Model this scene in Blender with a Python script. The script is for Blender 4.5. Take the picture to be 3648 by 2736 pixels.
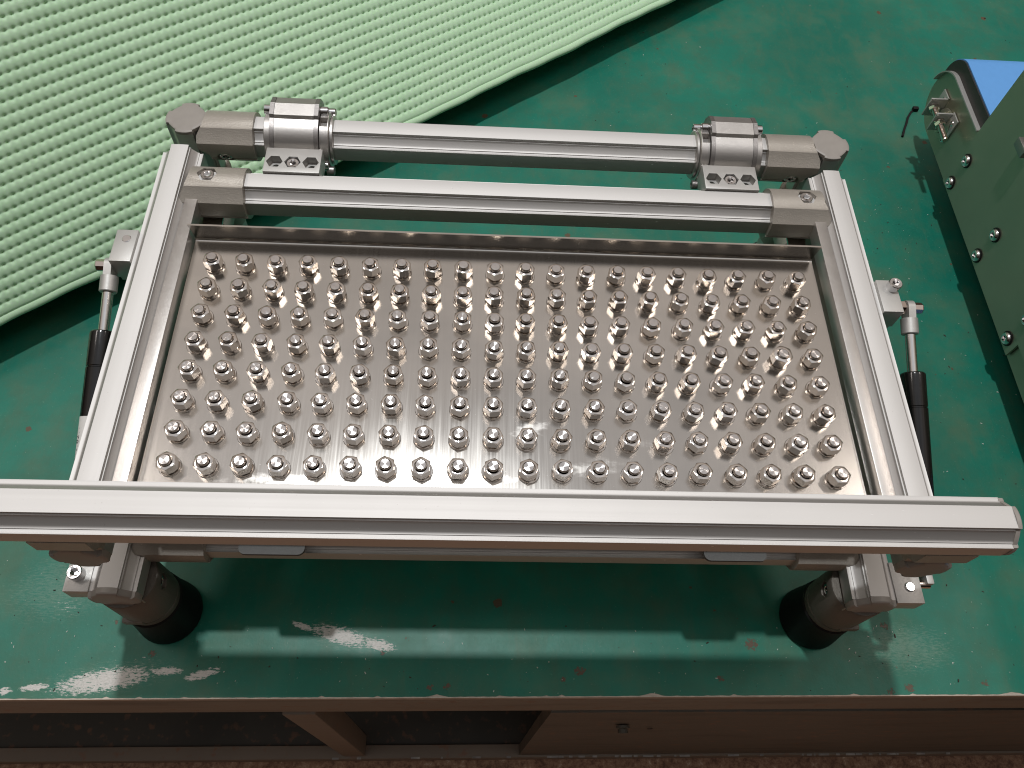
import bpy, bmesh, math, random
import numpy as np
from mathutils import Vector, Matrix
random.seed(7); rng = np.random.default_rng(7)
sc = bpy.context.scene
for o in list(bpy.data.objects): bpy.data.objects.remove(o)
# ------------------------------------------------------------------ camera, light, exposure
# scene units: metres.  Modelling below is in millimetres with z measured from the nut tops; the table top is z = -250.
Z0 = 250.0
def W(p): return Vector((p[0], p[1], p[2] + Z0)) * 0.001
cam_d = bpy.data.cameras.new('camera'); cam = bpy.data.objects.new('camera', cam_d); sc.collection.objects.link(cam)
Rc = ((0.998299, -0.003698, 0.058185), (0.025317, -0.871486, -0.489767), (0.052519, 0.490407, -0.86991))
right, down, fwd = [Vector(r) for r in Rc]
m3 = Matrix((right, -down, -fwd)).transposed()
cam.matrix_world = Matrix.Translation(W((-36.2, -374.5, 618.5))) @ m3.to_4x4()
cam_d.sensor_width = 36; cam_d.lens = 36 * 2850 / 3648; cam_d.clip_start = 0.02; cam_d.clip_end = 60
sc.camera = cam
sc.render.filter_size = 1.1; sc.cycles.filter_width = 1.1
sc.render.resolution_x = 1024; sc.render.resolution_y = 768
sc.view_settings.view_transform = 'Standard'; sc.view_settings.look = 'None'; sc.view_settings.gamma = 1
sc.view_settings.exposure = 0.0

world = bpy.data.worlds.new('World'); sc.world = world; world.use_nodes = True
wn = world.node_tree; wn.nodes.clear()
def N(nt, typ, **kw):
    n = nt.nodes.new(typ)
    for k, v in kw.items():
        if k.startswith('i_'):
            key = k[2:]; key = int(key) if key.isdigit() else key.replace('_', ' ')
            n.inputs[key].default_value = v
        else: setattr(n, k, v)
    return n
def ramp(nt, fac, stops, interp='LINEAR'):
    r = nt.nodes.new('ShaderNodeValToRGB'); r.color_ramp.interpolation = interp
    el = r.color_ramp.elements
    while len(el) < len(stops): el.new(0.5)
    for e, (p, c) in zip(el, stops): e.position = p; e.color = (c[0], c[1], c[2], 1) if hasattr(c, '__len__') else (c, c, c, 1)
    nt.links.new(fac, r.inputs[0]); return r.outputs[0]
def mathn(nt, op, a, b=0, c=0, clamp=False):
    m = N(nt, 'ShaderNodeMath', operation=op, use_clamp=clamp)
    for i, v in enumerate((a, b, c)):
        if isinstance(v, (int, float)): m.inputs[i].default_value = v
        else: nt.links.new(v, m.inputs[i])
    return m.outputs[0]
wo = N(wn, 'ShaderNodeOutputWorld'); bg = N(wn, 'ShaderNodeBackground'); tc = N(wn, 'ShaderNodeTexCoord')
sep = N(wn, 'ShaderNodeSeparateXYZ'); wn.links.new(tc.outputs['Generated'], sep.inputs[0])
mr = N(wn, 'ShaderNodeMapRange'); mr.inputs['From Min'].default_value = -1; wn.links.new(sep.outputs['Z'], mr.inputs['Value'])
# a factory hall: brown floor, dim walls, pale roof
wcol = ramp(wn, mr.outputs[0], [(0.0, (.10, .07, .055)), (.46, (.035, .024, .019)), (.56, (.045, .032, .025)), (.67, (.150, .122, .103)), (.80, (.40, .345, .30)), (.90, (.56, .50, .46)), (1.0, (.60, .605, .63))])
# the hall is dim on the near side (-y)
my = N(wn, 'ShaderNodeMapRange', interpolation_type='SMOOTHSTEP'); my.inputs['From Min'].default_value = -.62; my.inputs['From Max'].default_value = -.24
my.inputs['To Min'].default_value = .12; my.inputs['To Max'].default_value = 1.0; wn.links.new(sep.outputs['Y'], my.inputs['Value'])
wnz = N(wn, 'ShaderNodeTexNoise'); wnz.inputs['Scale'].default_value = 2.6; wnz.inputs['Detail'].default_value = 1; wn.links.new(tc.outputs['Generated'], wnz.inputs['Vector'])
wv = mathn(wn, 'MULTIPLY', my.outputs[0], mathn(wn, 'MULTIPLY_ADD', wnz.outputs['Fac'], 1.1, .45))
vm = N(wn, 'ShaderNodeVectorMath', operation='SCALE'); wn.links.new(wcol, vm.inputs[0]); wn.links.new(wv, vm.inputs['Scale'])
wn.links.new(vm.outputs[0], bg.inputs[0]); bg.inputs[1].default_value = .95; wn.links.new(bg.outputs[0], wo.inputs[0])

def area(name, loc, target, sx, sy, power, col, shape='RECTANGLE'):
    l = bpy.data.lights.new(name, 'AREA'); l.shape = shape; l.size = sx
    if shape in ('RECTANGLE', 'ELLIPSE'): l.size_y = sy
    l.energy = power; l.color = col
    o = bpy.data.objects.new(name, l); sc.collection.objects.link(o); o.location = loc
    o.rotation_euler = (Vector(target) - Vector(loc)).to_track_quat('-Z', 'Y').to_euler(); return o
area('hall_lamp', (-0.54, 1.38, 7.25), (0, 0, 0), .26, .26, 285, (.97, .99, 1.0), 'DISK')
area('hall_lamp_far_right', (3.7, 1.15, 5.2), (0, 0, 0), 1.8, .7, 40, (1.0, .90, .82))
area('hall_lamp_far_left', (-3.4, 1.15, 5.2), (0, 0, 0), 1.8, .7, 37, (1.0, .91, .85))

# ------------------------------------------------------------------ materials
def mat(name):
    m = bpy.data.materials.new(name); m.use_nodes = True; nt = m.node_tree
    return m, nt, nt.nodes['Principled BSDF']
def objco(nt, scale=(1, 1, 1), kind='Object'):
    t = N(nt, 'ShaderNodeTexCoord'); mp = N(nt, 'ShaderNodeMapping'); mp.inputs['Scale'].default_value = scale
    nt.links.new(t.outputs[kind], mp.inputs[0]); return mp.outputs[0]
def noise(nt, vec, scale, detail=3, rough=.5):
    n = N(nt, 'ShaderNodeTexNoise'); n.inputs['Scale'].default_value = scale; n.inputs['Detail'].default_value = detail
    n.inputs['Roughness'].default_value = rough; nt.links.new(vec, n.inputs['Vector']); return n.outputs['Fac']
def bump(nt, b, h, strength, dist=.0005):
    n = N(nt, 'ShaderNodeBump'); n.inputs['Strength'].default_value = strength; n.inputs['Distance'].default_value = dist
    nt.links.new(h, n.inputs['Height']); nt.links.new(n.outputs[0], b.inputs['Normal']); return n
def mixc(nt, fac, a, b):
    m = N(nt, 'ShaderNodeMix', data_type='RGBA')
    for s, v in ((0, fac), (6, a), (7, b)):
        if isinstance(v, (int, float)): m.inputs[s].default_value = v
        elif isinstance(v, tuple): m.inputs[s].default_value = (*v, 1)
        else: nt.links.new(v, m.inputs[s])
    return m.outputs[2]
def scratches(nt, vec, scale, thin=.012, seed=0.0, rot=0.6, stretch=14):
    mp = N(nt, 'ShaderNodeMapping'); mp.inputs['Rotation'].default_value = (0, 0, rot); mp.inputs['Scale'].default_value = (scale, scale * stretch, scale)
    mp.inputs['Location'].default_value = (seed, seed, 0); nt.links.new(vec, mp.inputs[0])
    v = N(nt, 'ShaderNodeTexVoronoi', feature='F1'); v.inputs['Scale'].default_value = 1; v.inputs['Randomness'].default_value = 1
    nt.links.new(mp.outputs[0], v.inputs['Vector'])
    return mathn(nt, 'LESS_THAN', v.outputs['Distance'], thin)

def alu(name, axis, base=(.56, .545, .53), rough=.60):
    m, nt, b = mat(name); b.inputs['Metallic'].default_value = .82
    s = [260, 260, 260]; s[axis] = 1.2
    v = objco(nt, tuple(s)); n = noise(nt, v, 1, 4, .6)
    big = noise(nt, objco(nt, (3, 3, 3)), 3, 3)
    r = mathn(nt, 'MULTIPLY_ADD', n, .10, rough - .05); r = mathn(nt, 'MULTIPLY_ADD', big, .06, mathn(nt, 'SUBTRACT', r, .03))
    raw = objco(nt)
    sc1 = scratches(nt, raw, 40, .045, 3.1, .9, 18); sc2 = scratches(nt, raw, 52, .04, 9.7, -1.1, 22)
    s_all = mathn(nt, 'MAXIMUM', sc1, sc2)
    sp = noise(nt, objco(nt), 480, 1); sp = mathn(nt, 'GREATER_THAN', sp, .765)
    nt.links.new(mathn(nt, 'ADD', r, mathn(nt, 'MULTIPLY', s_all, .15)), b.inputs['Roughness'])
    c = mixc(nt, n, tuple(x * .94 for x in base), base); c = mixc(nt, mathn(nt, 'MULTIPLY', s_all, .7), c, (.95, .95, .95))
    c = mixc(nt, mathn(nt, 'MULTIPLY', sp, .35), c, (.35, .32, .3))
    nt.links.new(c, b.inputs['Base Color']); bump(nt, b, n, .12, .00004)
    b.inputs['Anisotropic'].default_value = .25
    return m
ALU_X, ALU_Y, ALU_Z = alu('anodised aluminium brushed along x', 0), alu('anodised aluminium brushed along y', 1), alu('anodised aluminium brushed along z', 2)

def cast(name, base, rough=.5, bs=.5, metal=.85, sp=1.5):
    m, nt, b = mat(name); b.inputs['Metallic'].default_value = metal
    v = objco(nt); n = noise(nt, v, 620, 4, .65); big = noise(nt, v, 45, 5)
    c = mixc(nt, big, tuple(x * .78 for x in base), base); c = mixc(nt, mathn(nt, 'GREATER_THAN', n, .68), c, tuple(min(1, x * sp) for x in base))
    nt.links.new(c, b.inputs['Base Color'])
    nt.links.new(mathn(nt, 'MULTIPLY_ADD', n, .3, rough - .15), b.inputs['Roughness'])
    bump(nt, b, mathn(nt, 'ADD', n, mathn(nt, 'MULTIPLY', big, .6)), bs, .0004); return m
CAST = cast('cast zinc joint', (.41, .375, .33), .42, .85, metal=.35)
CASTT = cast('shaded cast tee', (.15, .135, .115), .5, .8, metal=.3)  # darker copy of the joint metal: shade under rail and handle in its colour
CASTD = cast('dark machined plate', (.36, .34, .33), .4, .15)
BLOCK = cast('bead blasted aluminium block', (.52, .51, .49), .5, .12, metal=.6, sp=1.15)
HOUS = cast('milled aluminium housing', (.60, .575, .55), .36, .10, sp=1.1)

def plain(name, base, rough, metal=0.0, spec=.5, n_amt=.06, n_scale=120):
    m, nt, b = mat(name); b.inputs['Metallic'].default_value = metal; b.inputs['Specular IOR Level'].default_value = spec
    n = noise(nt, objco(nt), n_scale, 3)
    nt.links.new(mixc(nt, n, tuple(x * (1 - n_amt * 2) for x in base), tuple(min(1, x * (1 + n_amt)) for x in base)), b.inputs['Base Color'])
    nt.links.new(mathn(nt, 'MULTIPLY_ADD', n, .08, rough - .04), b.inputs['Roughness']); return m
CAP = plain('grey plastic cap', (.30, .275, .25), .48)
RUB = plain('black rubber', (.006, .006, .006), .6, spec=.25)
BLK = plain('gloss black enamel', (.004, .004, .004), .14, spec=.6)
STICK = plain('white label', (.72, .70, .67), .45, n_scale=300)
INK = plain('printed ink', (.05, .05, .05), .6)
CHROME = plain('zinc plated screw', (.80, .80, .81), .20, 1.0)
NUTM = plain('stainless nut', (.78, .74, .70), .13, 1.0, n_scale=400)
nt = NUTM.node_tree; oi = N(nt, 'ShaderNodeObjectInfo'); bs_ = nt.nodes['Principled BSDF']; src = bs_.inputs['Base Color'].links[0].from_socket
nt.links.new(mixc(nt, ramp(nt, oi.outputs['Random'], [(.3, 0), (1, .35)]), src, (.50, .43, .36)), bs_.inputs['Base Color'])
WASH = plain('stainless washer', (.74, .70, .66), .18, 1.0)
ROD = plain('chromed rod', (.80, .79, .77), .10, 1.0)
BRASSY = plain('nickel stud', (.74, .64, .58), .2, 1.0)
STUDS, nt, b = mat('machined stud face'); b.inputs['Metallic'].default_value = 1; b.inputs['Base Color'].default_value = (.72, .70, .69, 1)
v = objco(nt); ln = N(nt, 'ShaderNodeVectorMath', operation='MULTIPLY'); ln.inputs[1].default_value = (1, 1, 0); nt.links.new(v, ln.inputs[0])
l2 = N(nt, 'ShaderNodeVectorMath', operation='LENGTH'); nt.links.new(ln.outputs[0], l2.inputs[0])
w = mathn(nt, 'SINE', mathn(nt, 'MULTIPLY', l2.outputs['Value'], 9500)); bump(nt, b, w, .28, .00006); b.inputs['Roughness'].default_value = .2

# perforated/bolted stainless plate
PLATE, nt, b = mat('mill finish stainless plate'); b.inputs['Metallic'].default_value = 1
raw = objco(nt); n1 = noise(nt, objco(nt, (420, 9, 60)), 1, 4, .6); n2 = noise(nt, raw, 9, 4, .6); n3 = noise(nt, raw, 700, 2)
s1 = scratches(nt, raw, 30, .02, 1.3, .35, 20); s2 = scratches(nt, raw, 22, .018, 5.1, -.5, 26); s3 = scratches(nt, raw, 36, .02, 8.4, 1.2, 24)
S = mathn(nt, 'MAXIMUM', mathn(nt, 'MAXIMUM', s1, s2), s3)
c = mixc(nt, n1, (.66, .63, .585), (.74, .715, .675)); c = mixc(nt, ramp(nt, n2, [(.35, 0), (.7, 1)]), c, (.56, .545, .52))
c = mixc(nt, mathn(nt, 'MULTIPLY', S, .75), c, (.90, .90, .90))
# handling smudges left on the near half of the plate
def blob(nt, vec, cx, cy, rx, ry, rot=0):
    mp = N(nt, 'ShaderNodeMapping', vector_type='TEXTURE'); mp.inputs['Location'].default_value = (cx, cy, 0); mp.inputs['Rotation'].default_value = (0, 0, rot)
    mp.inputs['Scale'].default_value = (rx, ry, 1); nt.links.new(vec, mp.inputs[0])
    m2 = N(nt, 'ShaderNodeVectorMath', operation='MULTIPLY'); m2.inputs[1].default_value = (1, 1, 0); nt.links.new(mp.outputs[0], m2.inputs[0])
    L = N(nt, 'ShaderNodeVectorMath', operation='LENGTH'); nt.links.new(m2.outputs[0], L.inputs[0])
    return mathn(nt, 'SUBTRACT', 1, L.outputs['Value'], clamp=True)
def spec(nt, mask, nz, t0, t1): return ramp(nt, mathn(nt, 'MULTIPLY', mathn(nt, 'POWER', mask, .5), nz), [(t0, 0), (t1, 1)])
nz = noise(nt, objco(nt, (1, 2.2, 1)), 55, 4, .6)
sm = None
for a in ((.018, -.062, .030, .016, .35), (.075, -.098, .05, .014, .1), (-.03, -.11, .05, .012, 0), (-.20, -.12, .07, .02, 0), (.12, -.075, .035, .012, -.5)):
    s = spec(nt, blob(nt, raw, *a), nz, .30, .46); sm = s if sm is None else mathn(nt, 'MAXIMUM', sm, s)
c = mixc(nt, mathn(nt, 'MULTIPLY', sm, .18), c, (.70, .69, .67))
nt.links.new(c, b.inputs['Base Color'])
r = mathn(nt, 'MULTIPLY_ADD', n1, .07, .175); r = mathn(nt, 'MULTIPLY_ADD', n2, .06, r); r = mathn(nt, 'ADD', r, mathn(nt, 'MULTIPLY', mathn(nt, 'MAXIMUM', S, sm), .05))
nt.links.new(r, b.inputs['Roughness']); bump(nt, b, mathn(nt, 'ADD', n1, mathn(nt, 'MULTIPLY', n3, .4)), .10, .00004)

# mirror-like stainless of the neighbouring conveyor
STEEL, nt, b = mat('conveyor stainless sheet'); b.inputs['Metallic'].default_value = .8
n1 = noise(nt, objco(nt, (30, 5, 300)), 1, 3); n2 = noise(nt, objco(nt), 14, 4)
nt.links.new(mixc(nt, n2, (.33, .345, .27), (.47, .455, .36)), b.inputs['Base Color']); nt.links.new(mathn(nt, 'MULTIPLY_ADD', n1, .12, .30), b.inputs['Roughness'])
BELT = plain('blue conveyor belt', (.12, .34, .72), .5, n_amt=.03)
SIDEB = plain('dark guide strip', (.035, .03, .028), .42, n_scale=500, n_amt=.3)

# painted steel table top
GREEN, nt, b = mat('worn green enamel paint')
raw = objco(nt); n1 = noise(nt, raw, 4.5, 5, .6); n2 = noise(nt, raw, 22, 5, .65); n3 = noise(nt, raw, 260, 3, .6); n4 = noise(nt, raw, 9, 4, .6)
c = mixc(nt, ramp(nt, n1, [(.35, 0), (.65, 1)]), (.003, .125, .085), (.008, .175, .118))
c = mixc(nt, ramp(nt, n2, [(.42, 0), (.70, .85)]), c, (.030, .125, .078))
c = mixc(nt, ramp(nt, n4, [(.52, 0), (.70, .6)]), c, (.075, .135, .08))       # oily brown film
stk = noise(nt, objco(nt, (9, 2.2, 1)), 6, 5, .7); c = mixc(nt, ramp(nt, stk, [(.52, 0), (.72, .4)]), c, (.06, .125, .075))
hz = scratches(nt, raw, 26, .02, 2.2, .25, 30); hz2 = scratches(nt, raw, 20, .02, 7.2, -.7, 34); c = mixc(nt, mathn(nt, 'MULTIPLY', mathn(nt, 'MAXIMUM', hz, hz2), .35), c, (.25, .36, .28))
c = mixc(nt, ramp(nt, n3, [(.64, 0), (.76, .22)]), c, (.16, .36, .27))
vo = N(nt, 'ShaderNodeTexVoronoi', feature='F1'); vo.inputs['Scale'].default_value = 42; nt.links.new(raw, vo.inputs['Vector'])
sepc = N(nt, 'ShaderNodeSeparateColor'); nt.links.new(vo.outputs['Color'], sepc.inputs[0])
dn = mathn(nt, 'ADD', vo.outputs['Distance'], mathn(nt, 'MULTIPLY', mathn(nt, 'SUBTRACT', n3, .5), .25))
rad = mathn(nt, 'MULTIPLY', mathn(nt, 'POWER', sepc.outputs[0], 26), .24)
chip = mathn(nt, 'LESS_THAN', dn, rad)
c = mixc(nt, mathn(nt, 'MULTIPLY', chip, .8), c, (.11, .048, .025))
nr = mathn(nt, 'MULTIPLY_ADD', noise(nt, raw, 330, 5, .7), 2.6, -.62)
rust = None
for (x, y, rr) in ((-.397, -.181, .0045), (-.355, -.197, .0035), (-.354, -.212, .006), (.086, -.2265, .0085), (.0685, -.235, .005), (.272, -.198, .011), (-.069, -.2434, .0055), (-.052, -.2425, .006), (.436, -.241, .008), (.415, -.245, .006), (.52, -.236, .006), (.424, -.177, .007), (.234, -.233, .006), (-.12, -.21, .004)):
    s = spec(nt, blob(nt, raw, x, y, rr, rr * .85), nr, .42, .50); rust = s if rust is None else mathn(nt, 'MAXIMUM', rust, s)
c = mixc(nt, mathn(nt, 'MULTIPLY', rust, .85), c, (.115, .05, .032))
# scraped patches where a white primer shows
nzs = noise(nt, objco(nt, (170, 560, 1)), 1, 6, .75)
wht = None
for a in ((-.396, -.2385, .082, .0195, .16), (-.335, -.229, .028, .007, .05), (-.462, -.2455, .024, .006, .1), (-.489, -.249, .012, .006, .1), (-.30, -.232, .030, .008, .25),
          (-.165, -.1925, .054, .0150, -.24), (-.125, -.2015, .032, .0105, -.2), (-.205, -.1835, .020, .006, -.3), (-.36, -.216, .06, .010, .1), (-.45, -.165, .07, .05, 0)):
    lo = .55 if a[2:4] in ((.06, .010), (.07, .05)) else .335
    s = spec(nt, blob(nt, raw, *a), nzs, lo, lo + .05); wht = s if wht is None else mathn(nt, 'MAXIMUM', wht, s)
fleck = mathn(nt, 'GREATER_THAN', noise(nt, objco(nt, (1, 1, 1)), 620, 1), .79)
halo = None
for a_ in ((-.396, -.237, .12, .030, .16), (-.165, -.194, .085, .026, -.24), (-.45, -.14, .12, .07, .3), (.44, -.20, .10, .05, 0)):
    hs = spec(nt, blob(nt, raw, *a_), nzs, .34, .52); halo = hs if halo is None else mathn(nt, 'MAXIMUM', halo, hs)
c = mixc(nt, mathn(nt, 'MULTIPLY', halo, .30), c, (.26, .33, .27))
wcol = mixc(nt, noise(nt, objco(nt, (420, 700, 1)), 1, 3), (.40, .38, .35), (.72, .70, .67))
c = mixc(nt, mathn(nt, 'MAXIMUM', mathn(nt, 'MULTIPLY', fleck, .4), wht), c, wcol)
nt.links.new(c, b.inputs['Base Color'])
nt.links.new(mathn(nt, 'ADD', mathn(nt, 'MULTIPLY_ADD', n2, .22, .34), mathn(nt, 'MULTIPLY', wht, .2)), b.inputs['Roughness']); b.inputs['Specular IOR Level'].default_value = .35
bump(nt, b, mathn(nt, 'ADD', mathn(nt, 'ADD', n3, mathn(nt, 'MULTIPLY', n2, .8)), mathn(nt, 'MULTIPLY', mathn(nt, 'MAXIMUM', chip, rust), -1.5)), .30, .0004)

BROWN, nt, b = mat('old brown oxide steel'); raw = objco(nt)
n1 = noise(nt, objco(nt, (6, 6, 30)), 1, 5, .65); n2 = noise(nt, raw, 60, 4)
c = mixc(nt, n1, (.135, .108, .084), (.21, .165, .125)); c = mixc(nt, ramp(nt, n2, [(.6, 0), (.72, .5)]), c, (.21, .085, .04))
nt.links.new(c, b.inputs['Base Color']); b.inputs['Roughness'].default_value = .6; bump(nt, b, n2, .3, .0006)
def brown(name, a_, b_):
    m, nt, b = mat(name); raw = objco(nt)
    n1 = noise(nt, objco(nt, (6, 6, 30)), 1, 5, .65); n2 = noise(nt, raw, 60, 4); n4 = noise(nt, objco(nt, (3, 3, 14)), 2, 4)
    c = mixc(nt, n1, a_, b_); c = mixc(nt, ramp(nt, n2, [(.58, 0), (.70, .5)]), c, (.21, .095, .05)); c = mixc(nt, ramp(nt, n4, [(.5, 0), (.7, .6)]), c, tuple(x * .45 for x in a_))
    nt.links.new(c, b.inputs['Base Color']); b.inputs['Roughness'].default_value = .6; bump(nt, b, n2, .35, .0006); return m
BEAM = brown('worn brown beam steel', (.17, .15, .12), (.26, .225, .185))
PANEL = brown('grimy dark panel steel', (.070, .064, .050), (.115, .10, .078))
SHADESH = brown('shade dark shelf steel', (.03, .028, .022), (.05, .045, .035))  # near black: the shade of the void under the bench is in the colour
EDGE = plain('bare worn steel edge', (.50, .43, .36), .5, .2, n_amt=.3, n_scale=90)
CHIP = plain('chipped pale edge', (.42, .40, .38), .6, n_amt=.5, n_scale=50)
FLOOR, nt, b = mat('gritty brown floor'); raw = objco(nt); n1 = noise(nt, raw, 90, 4, .7); n2 = noise(nt, raw, 14, 3)
c = ramp(nt, n1, [(.35, (.16, .085, .055)), (.5, (.36, .20, .125)), (.62, (.50, .32, .21)), (.72, (.75, .60, .48))])
nt.links.new(mixc(nt, mathn(nt, 'MULTIPLY', n2, .5), c, (.15, .08, .05)), b.inputs['Base Color']); b.inputs['Roughness'].default_value = .8
bump(nt, b, n1, .5, .003)
FOAM, nt, b = mat('pale green foam'); raw = objco(nt); n1 = noise(nt, raw, 18, 3); n2 = noise(nt, raw, 900, 2)
nt.links.new(mixc(nt, n1, (.44, .655, .43), (.51, .70, .485)), b.inputs['Base Color']); b.inputs['Roughness'].default_value = .62
b.inputs['Subsurface Weight'].default_value = .25; b.inputs['Subsurface Radius'].default_value = (.004, .006, .003); b.inputs['Subsurface Scale'].default_value = .6
b.inputs['Specular IOR Level'].default_value = .3; bump(nt, b, n2, .15, .0002)
WHITEBIT = plain('white chips', (.66, .68, .62), .7)
DARKBIT = plain('dark grit', (.05, .035, .025), .8)

def to_beckmann(m, diffuse=0.0, add_r=0.0):
    nt = m.node_tree; b = nt.nodes['Principled BSDF']; out = nt.nodes['Material Output']
    g = N(nt, 'ShaderNodeBsdfAnisotropic', distribution='BECKMANN'); g.inputs['Anisotropy'].default_value = 0
    for a_, b_ in (('Base Color', 'Color'), ('Roughness', 'Roughness'), ('Normal', 'Normal')):
        i = b.inputs[a_]
        if i.is_linked: nt.links.new(i.links[0].from_socket, g.inputs[b_])
        elif a_ != 'Normal': g.inputs[b_].default_value = i.default_value
    if diffuse:
        d = N(nt, 'ShaderNodeBsdfDiffuse'); mx = N(nt, 'ShaderNodeMixShader'); mx.inputs[0].default_value = diffuse
        if b.inputs['Base Color'].is_linked: nt.links.new(b.inputs['Base Color'].links[0].from_socket, d.inputs['Color'])
        nt.links.new(g.outputs[0], mx.inputs[1]); nt.links.new(d.outputs[0], mx.inputs[2]); nt.links.new(mx.outputs[0], out.inputs['Surface'])
    else: nt.links.new(g.outputs[0], out.inputs['Surface'])
for m_ in (PLATE, NUTM, WASH, CHROME, STUDS, ROD, BRASSY): to_beckmann(m_)
for m_ in (ALU_X, ALU_Y, ALU_Z): to_beckmann(m_, .22)

# ------------------------------------------------------------------ mesh helpers (millimetres)
class MB:
    def __init__(s): s.v = []; s.f = []; s.sm = []
    def add(s, vs, fs, smooth=True):
        k = len(s.v); s.v += [tuple(v) for v in vs]; s.f += [tuple(i + k for i in f) for f in fs]; s.sm += [smooth] * len(fs); return s
    def merge(s, o): return s.add(o.v, o.f)
    def xf(s, M): s.v = [tuple(M @ Vector(v)) for v in s.v]; return s
LOC = {}
def mesh_of(mb, name, origin, angle=28):
    me = bpy.data.meshes.new(name)
    o = Vector(origin); me.from_pydata([tuple((Vector(v) - o) * .001) for v in mb.v], [], mb.f)
    me.validate(); me.polygons.foreach_set('use_smooth', [True] * len(me.polygons))
    me.set_sharp_from_angle(angle=math.radians(angle)); me.update(); return me
def link(name, me, m, parent, origin):
    o = bpy.data.objects.new(name, me); sc.collection.objects.link(o)
    if m is not None and not me.materials: me.materials.append(m)
    wl = W(origin); LOC[o.name] = wl
    if parent is not None: o.parent = parent; o.location = wl - LOC[parent.name]
    else: o.location = wl
    return o
def obj(name, mb, m, parent=None, origin=None, angle=28):
    if origin is None:
        a = np.array(mb.v); origin = tuple((a.min(0) + a.max(0)) / 2)
    return link(name, mesh_of(mb, name, origin, angle), m, parent, origin)
def basis(axis, up=(0, 0, 1)):
    a = Vector(axis).normalized(); u = Vector(up)
    if abs(a.dot(u)) > .95: u = Vector((0, 1, 0))
    x = u.cross(a).normalized(); y = a.cross(x).normalized(); return x, y, a      # y closest to up
def sweep(section, p0, p1, up=(0, 0, 1), caps=True, ends0=None, ends1=None, mb=None):
    """extrude a closed 2-D section [(a,b)] (b along up) from p0 to p1; ends0/1: extra length per section point"""
    p0, p1 = Vector(p0), Vector(p1); x, y, a = basis(p1 - p0, up); n = len(section); vs = []
    for k, (p, e, sg) in enumerate(((p0, ends0, -1), (p1, ends1, 1))):
        for i, (s, t) in enumerate(section):
            vs.append(p + x * s + y * t + (a * sg * e[i] if e else Vector()))
    fs = [(i, (i + 1) % n, n + (i + 1) % n, n + i) for i in range(n)]
    mb = mb or MB(); mb.add(vs, fs)
    if caps: mb.add(vs[:n], [tuple(reversed(range(n)))]); mb.add(vs[n:], [tuple(range(n))])
    return mb
def lathe(prof, origin, axis, seg=32, mb=None, up=(0, 0, 1), rfun=None):
    """prof: [(radius, height)] bottom to top"""
    o = Vector(origin); x, y, a = basis(axis, up); mb = mb or MB(); vs = []; fs = []
    for (r, h) in prof:
        for i in range(seg):
            t = 2 * math.pi * i / seg; rr = r * (rfun(t) if rfun else 1)
            vs.append(o + x * (rr * math.sin(t)) + y * (rr * math.cos(t)) + a * h)
    for j in range(len(prof) - 1):
        for i in range(seg):
            fs.append((j * seg + i, (j + 1) * seg + i, (j + 1) * seg + (i + 1) % seg, j * seg + (i + 1) % seg))
    fs.append(tuple(range(seg))); fs.append(tuple(reversed([(len(prof) - 1) * seg + i for i in range(seg)])))
    return mb.add(vs, fs)
def box(c, s, bev=0.0, M=None):
    bm = bmesh.new(); bmesh.ops.create_cube(bm, size=1)
    bmesh.ops.scale(bm, vec=s, verts=bm.verts)
    if bev: bmesh.ops.bevel(bm, geom=list(bm.edges), offset=bev, segments=2, affect='EDGES', profile=.6)
    if M is not None: bm.transform(M)
    bmesh.ops.translate(bm, vec=c, verts=bm.verts); bm.verts.index_update()
    mb = MB(); mb.add([v.co.copy() for v in bm.verts], [[v.index for v in f.verts] for f in bm.faces]); bm.free(); return mb
def hexr(t, af): 
    k = (t + math.pi / 6) % (math.pi / 3) - math.pi / 6; return af / 2 / math.cos(k)
def hexnut(af, h, bore, origin, axis, ch=.94, chb=True, mb=None, seg=36):
    """hexagon nut with chamfered corners and an open bore at the top"""
    o = Vector(origin); x, y, a = basis(axis); mb = mb or MB(); rings = []
    def ring(fn, hh):
        pts = []
        for i in range(seg):
            t = 2 * math.pi * i / seg; r = fn(t); z = hh(t) if callable(hh) else hh
            pts.append(o + x * (r * math.sin(t)) + y * (r * math.cos(t)) + a * z)
        rings.append(pts)
    r0 = af / 2 * ch
    if chb: ring(lambda t: r0, 0); ring(lambda t: hexr(t, af), lambda t: (hexr(t, af) - r0) * .55)
    else: ring(lambda t: hexr(t, af), 0)
    ring(lambda t: hexr(t, af), lambda t: h - (hexr(t, af) - r0) * .55); ring(lambda t: r0, h)
    ring(lambda t: bore + .6, h); ring(lambda t: bore, h - .7); ring(lambda t: bore, h * .45)
    vs = [p for r in rings for p in r]; fs = []
    for j in range(len(rings) - 1):
        for i in range(seg): fs.append((j * seg + i, (j + 1) * seg + i, (j + 1) * seg + (i + 1) % seg, j * seg + (i + 1) % seg))
    fs.append(tuple(reversed(range((len(rings) - 1) * seg, len(rings) * seg)))); fs.append(tuple(range(seg)))
    return mb.add(vs, fs)
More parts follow.
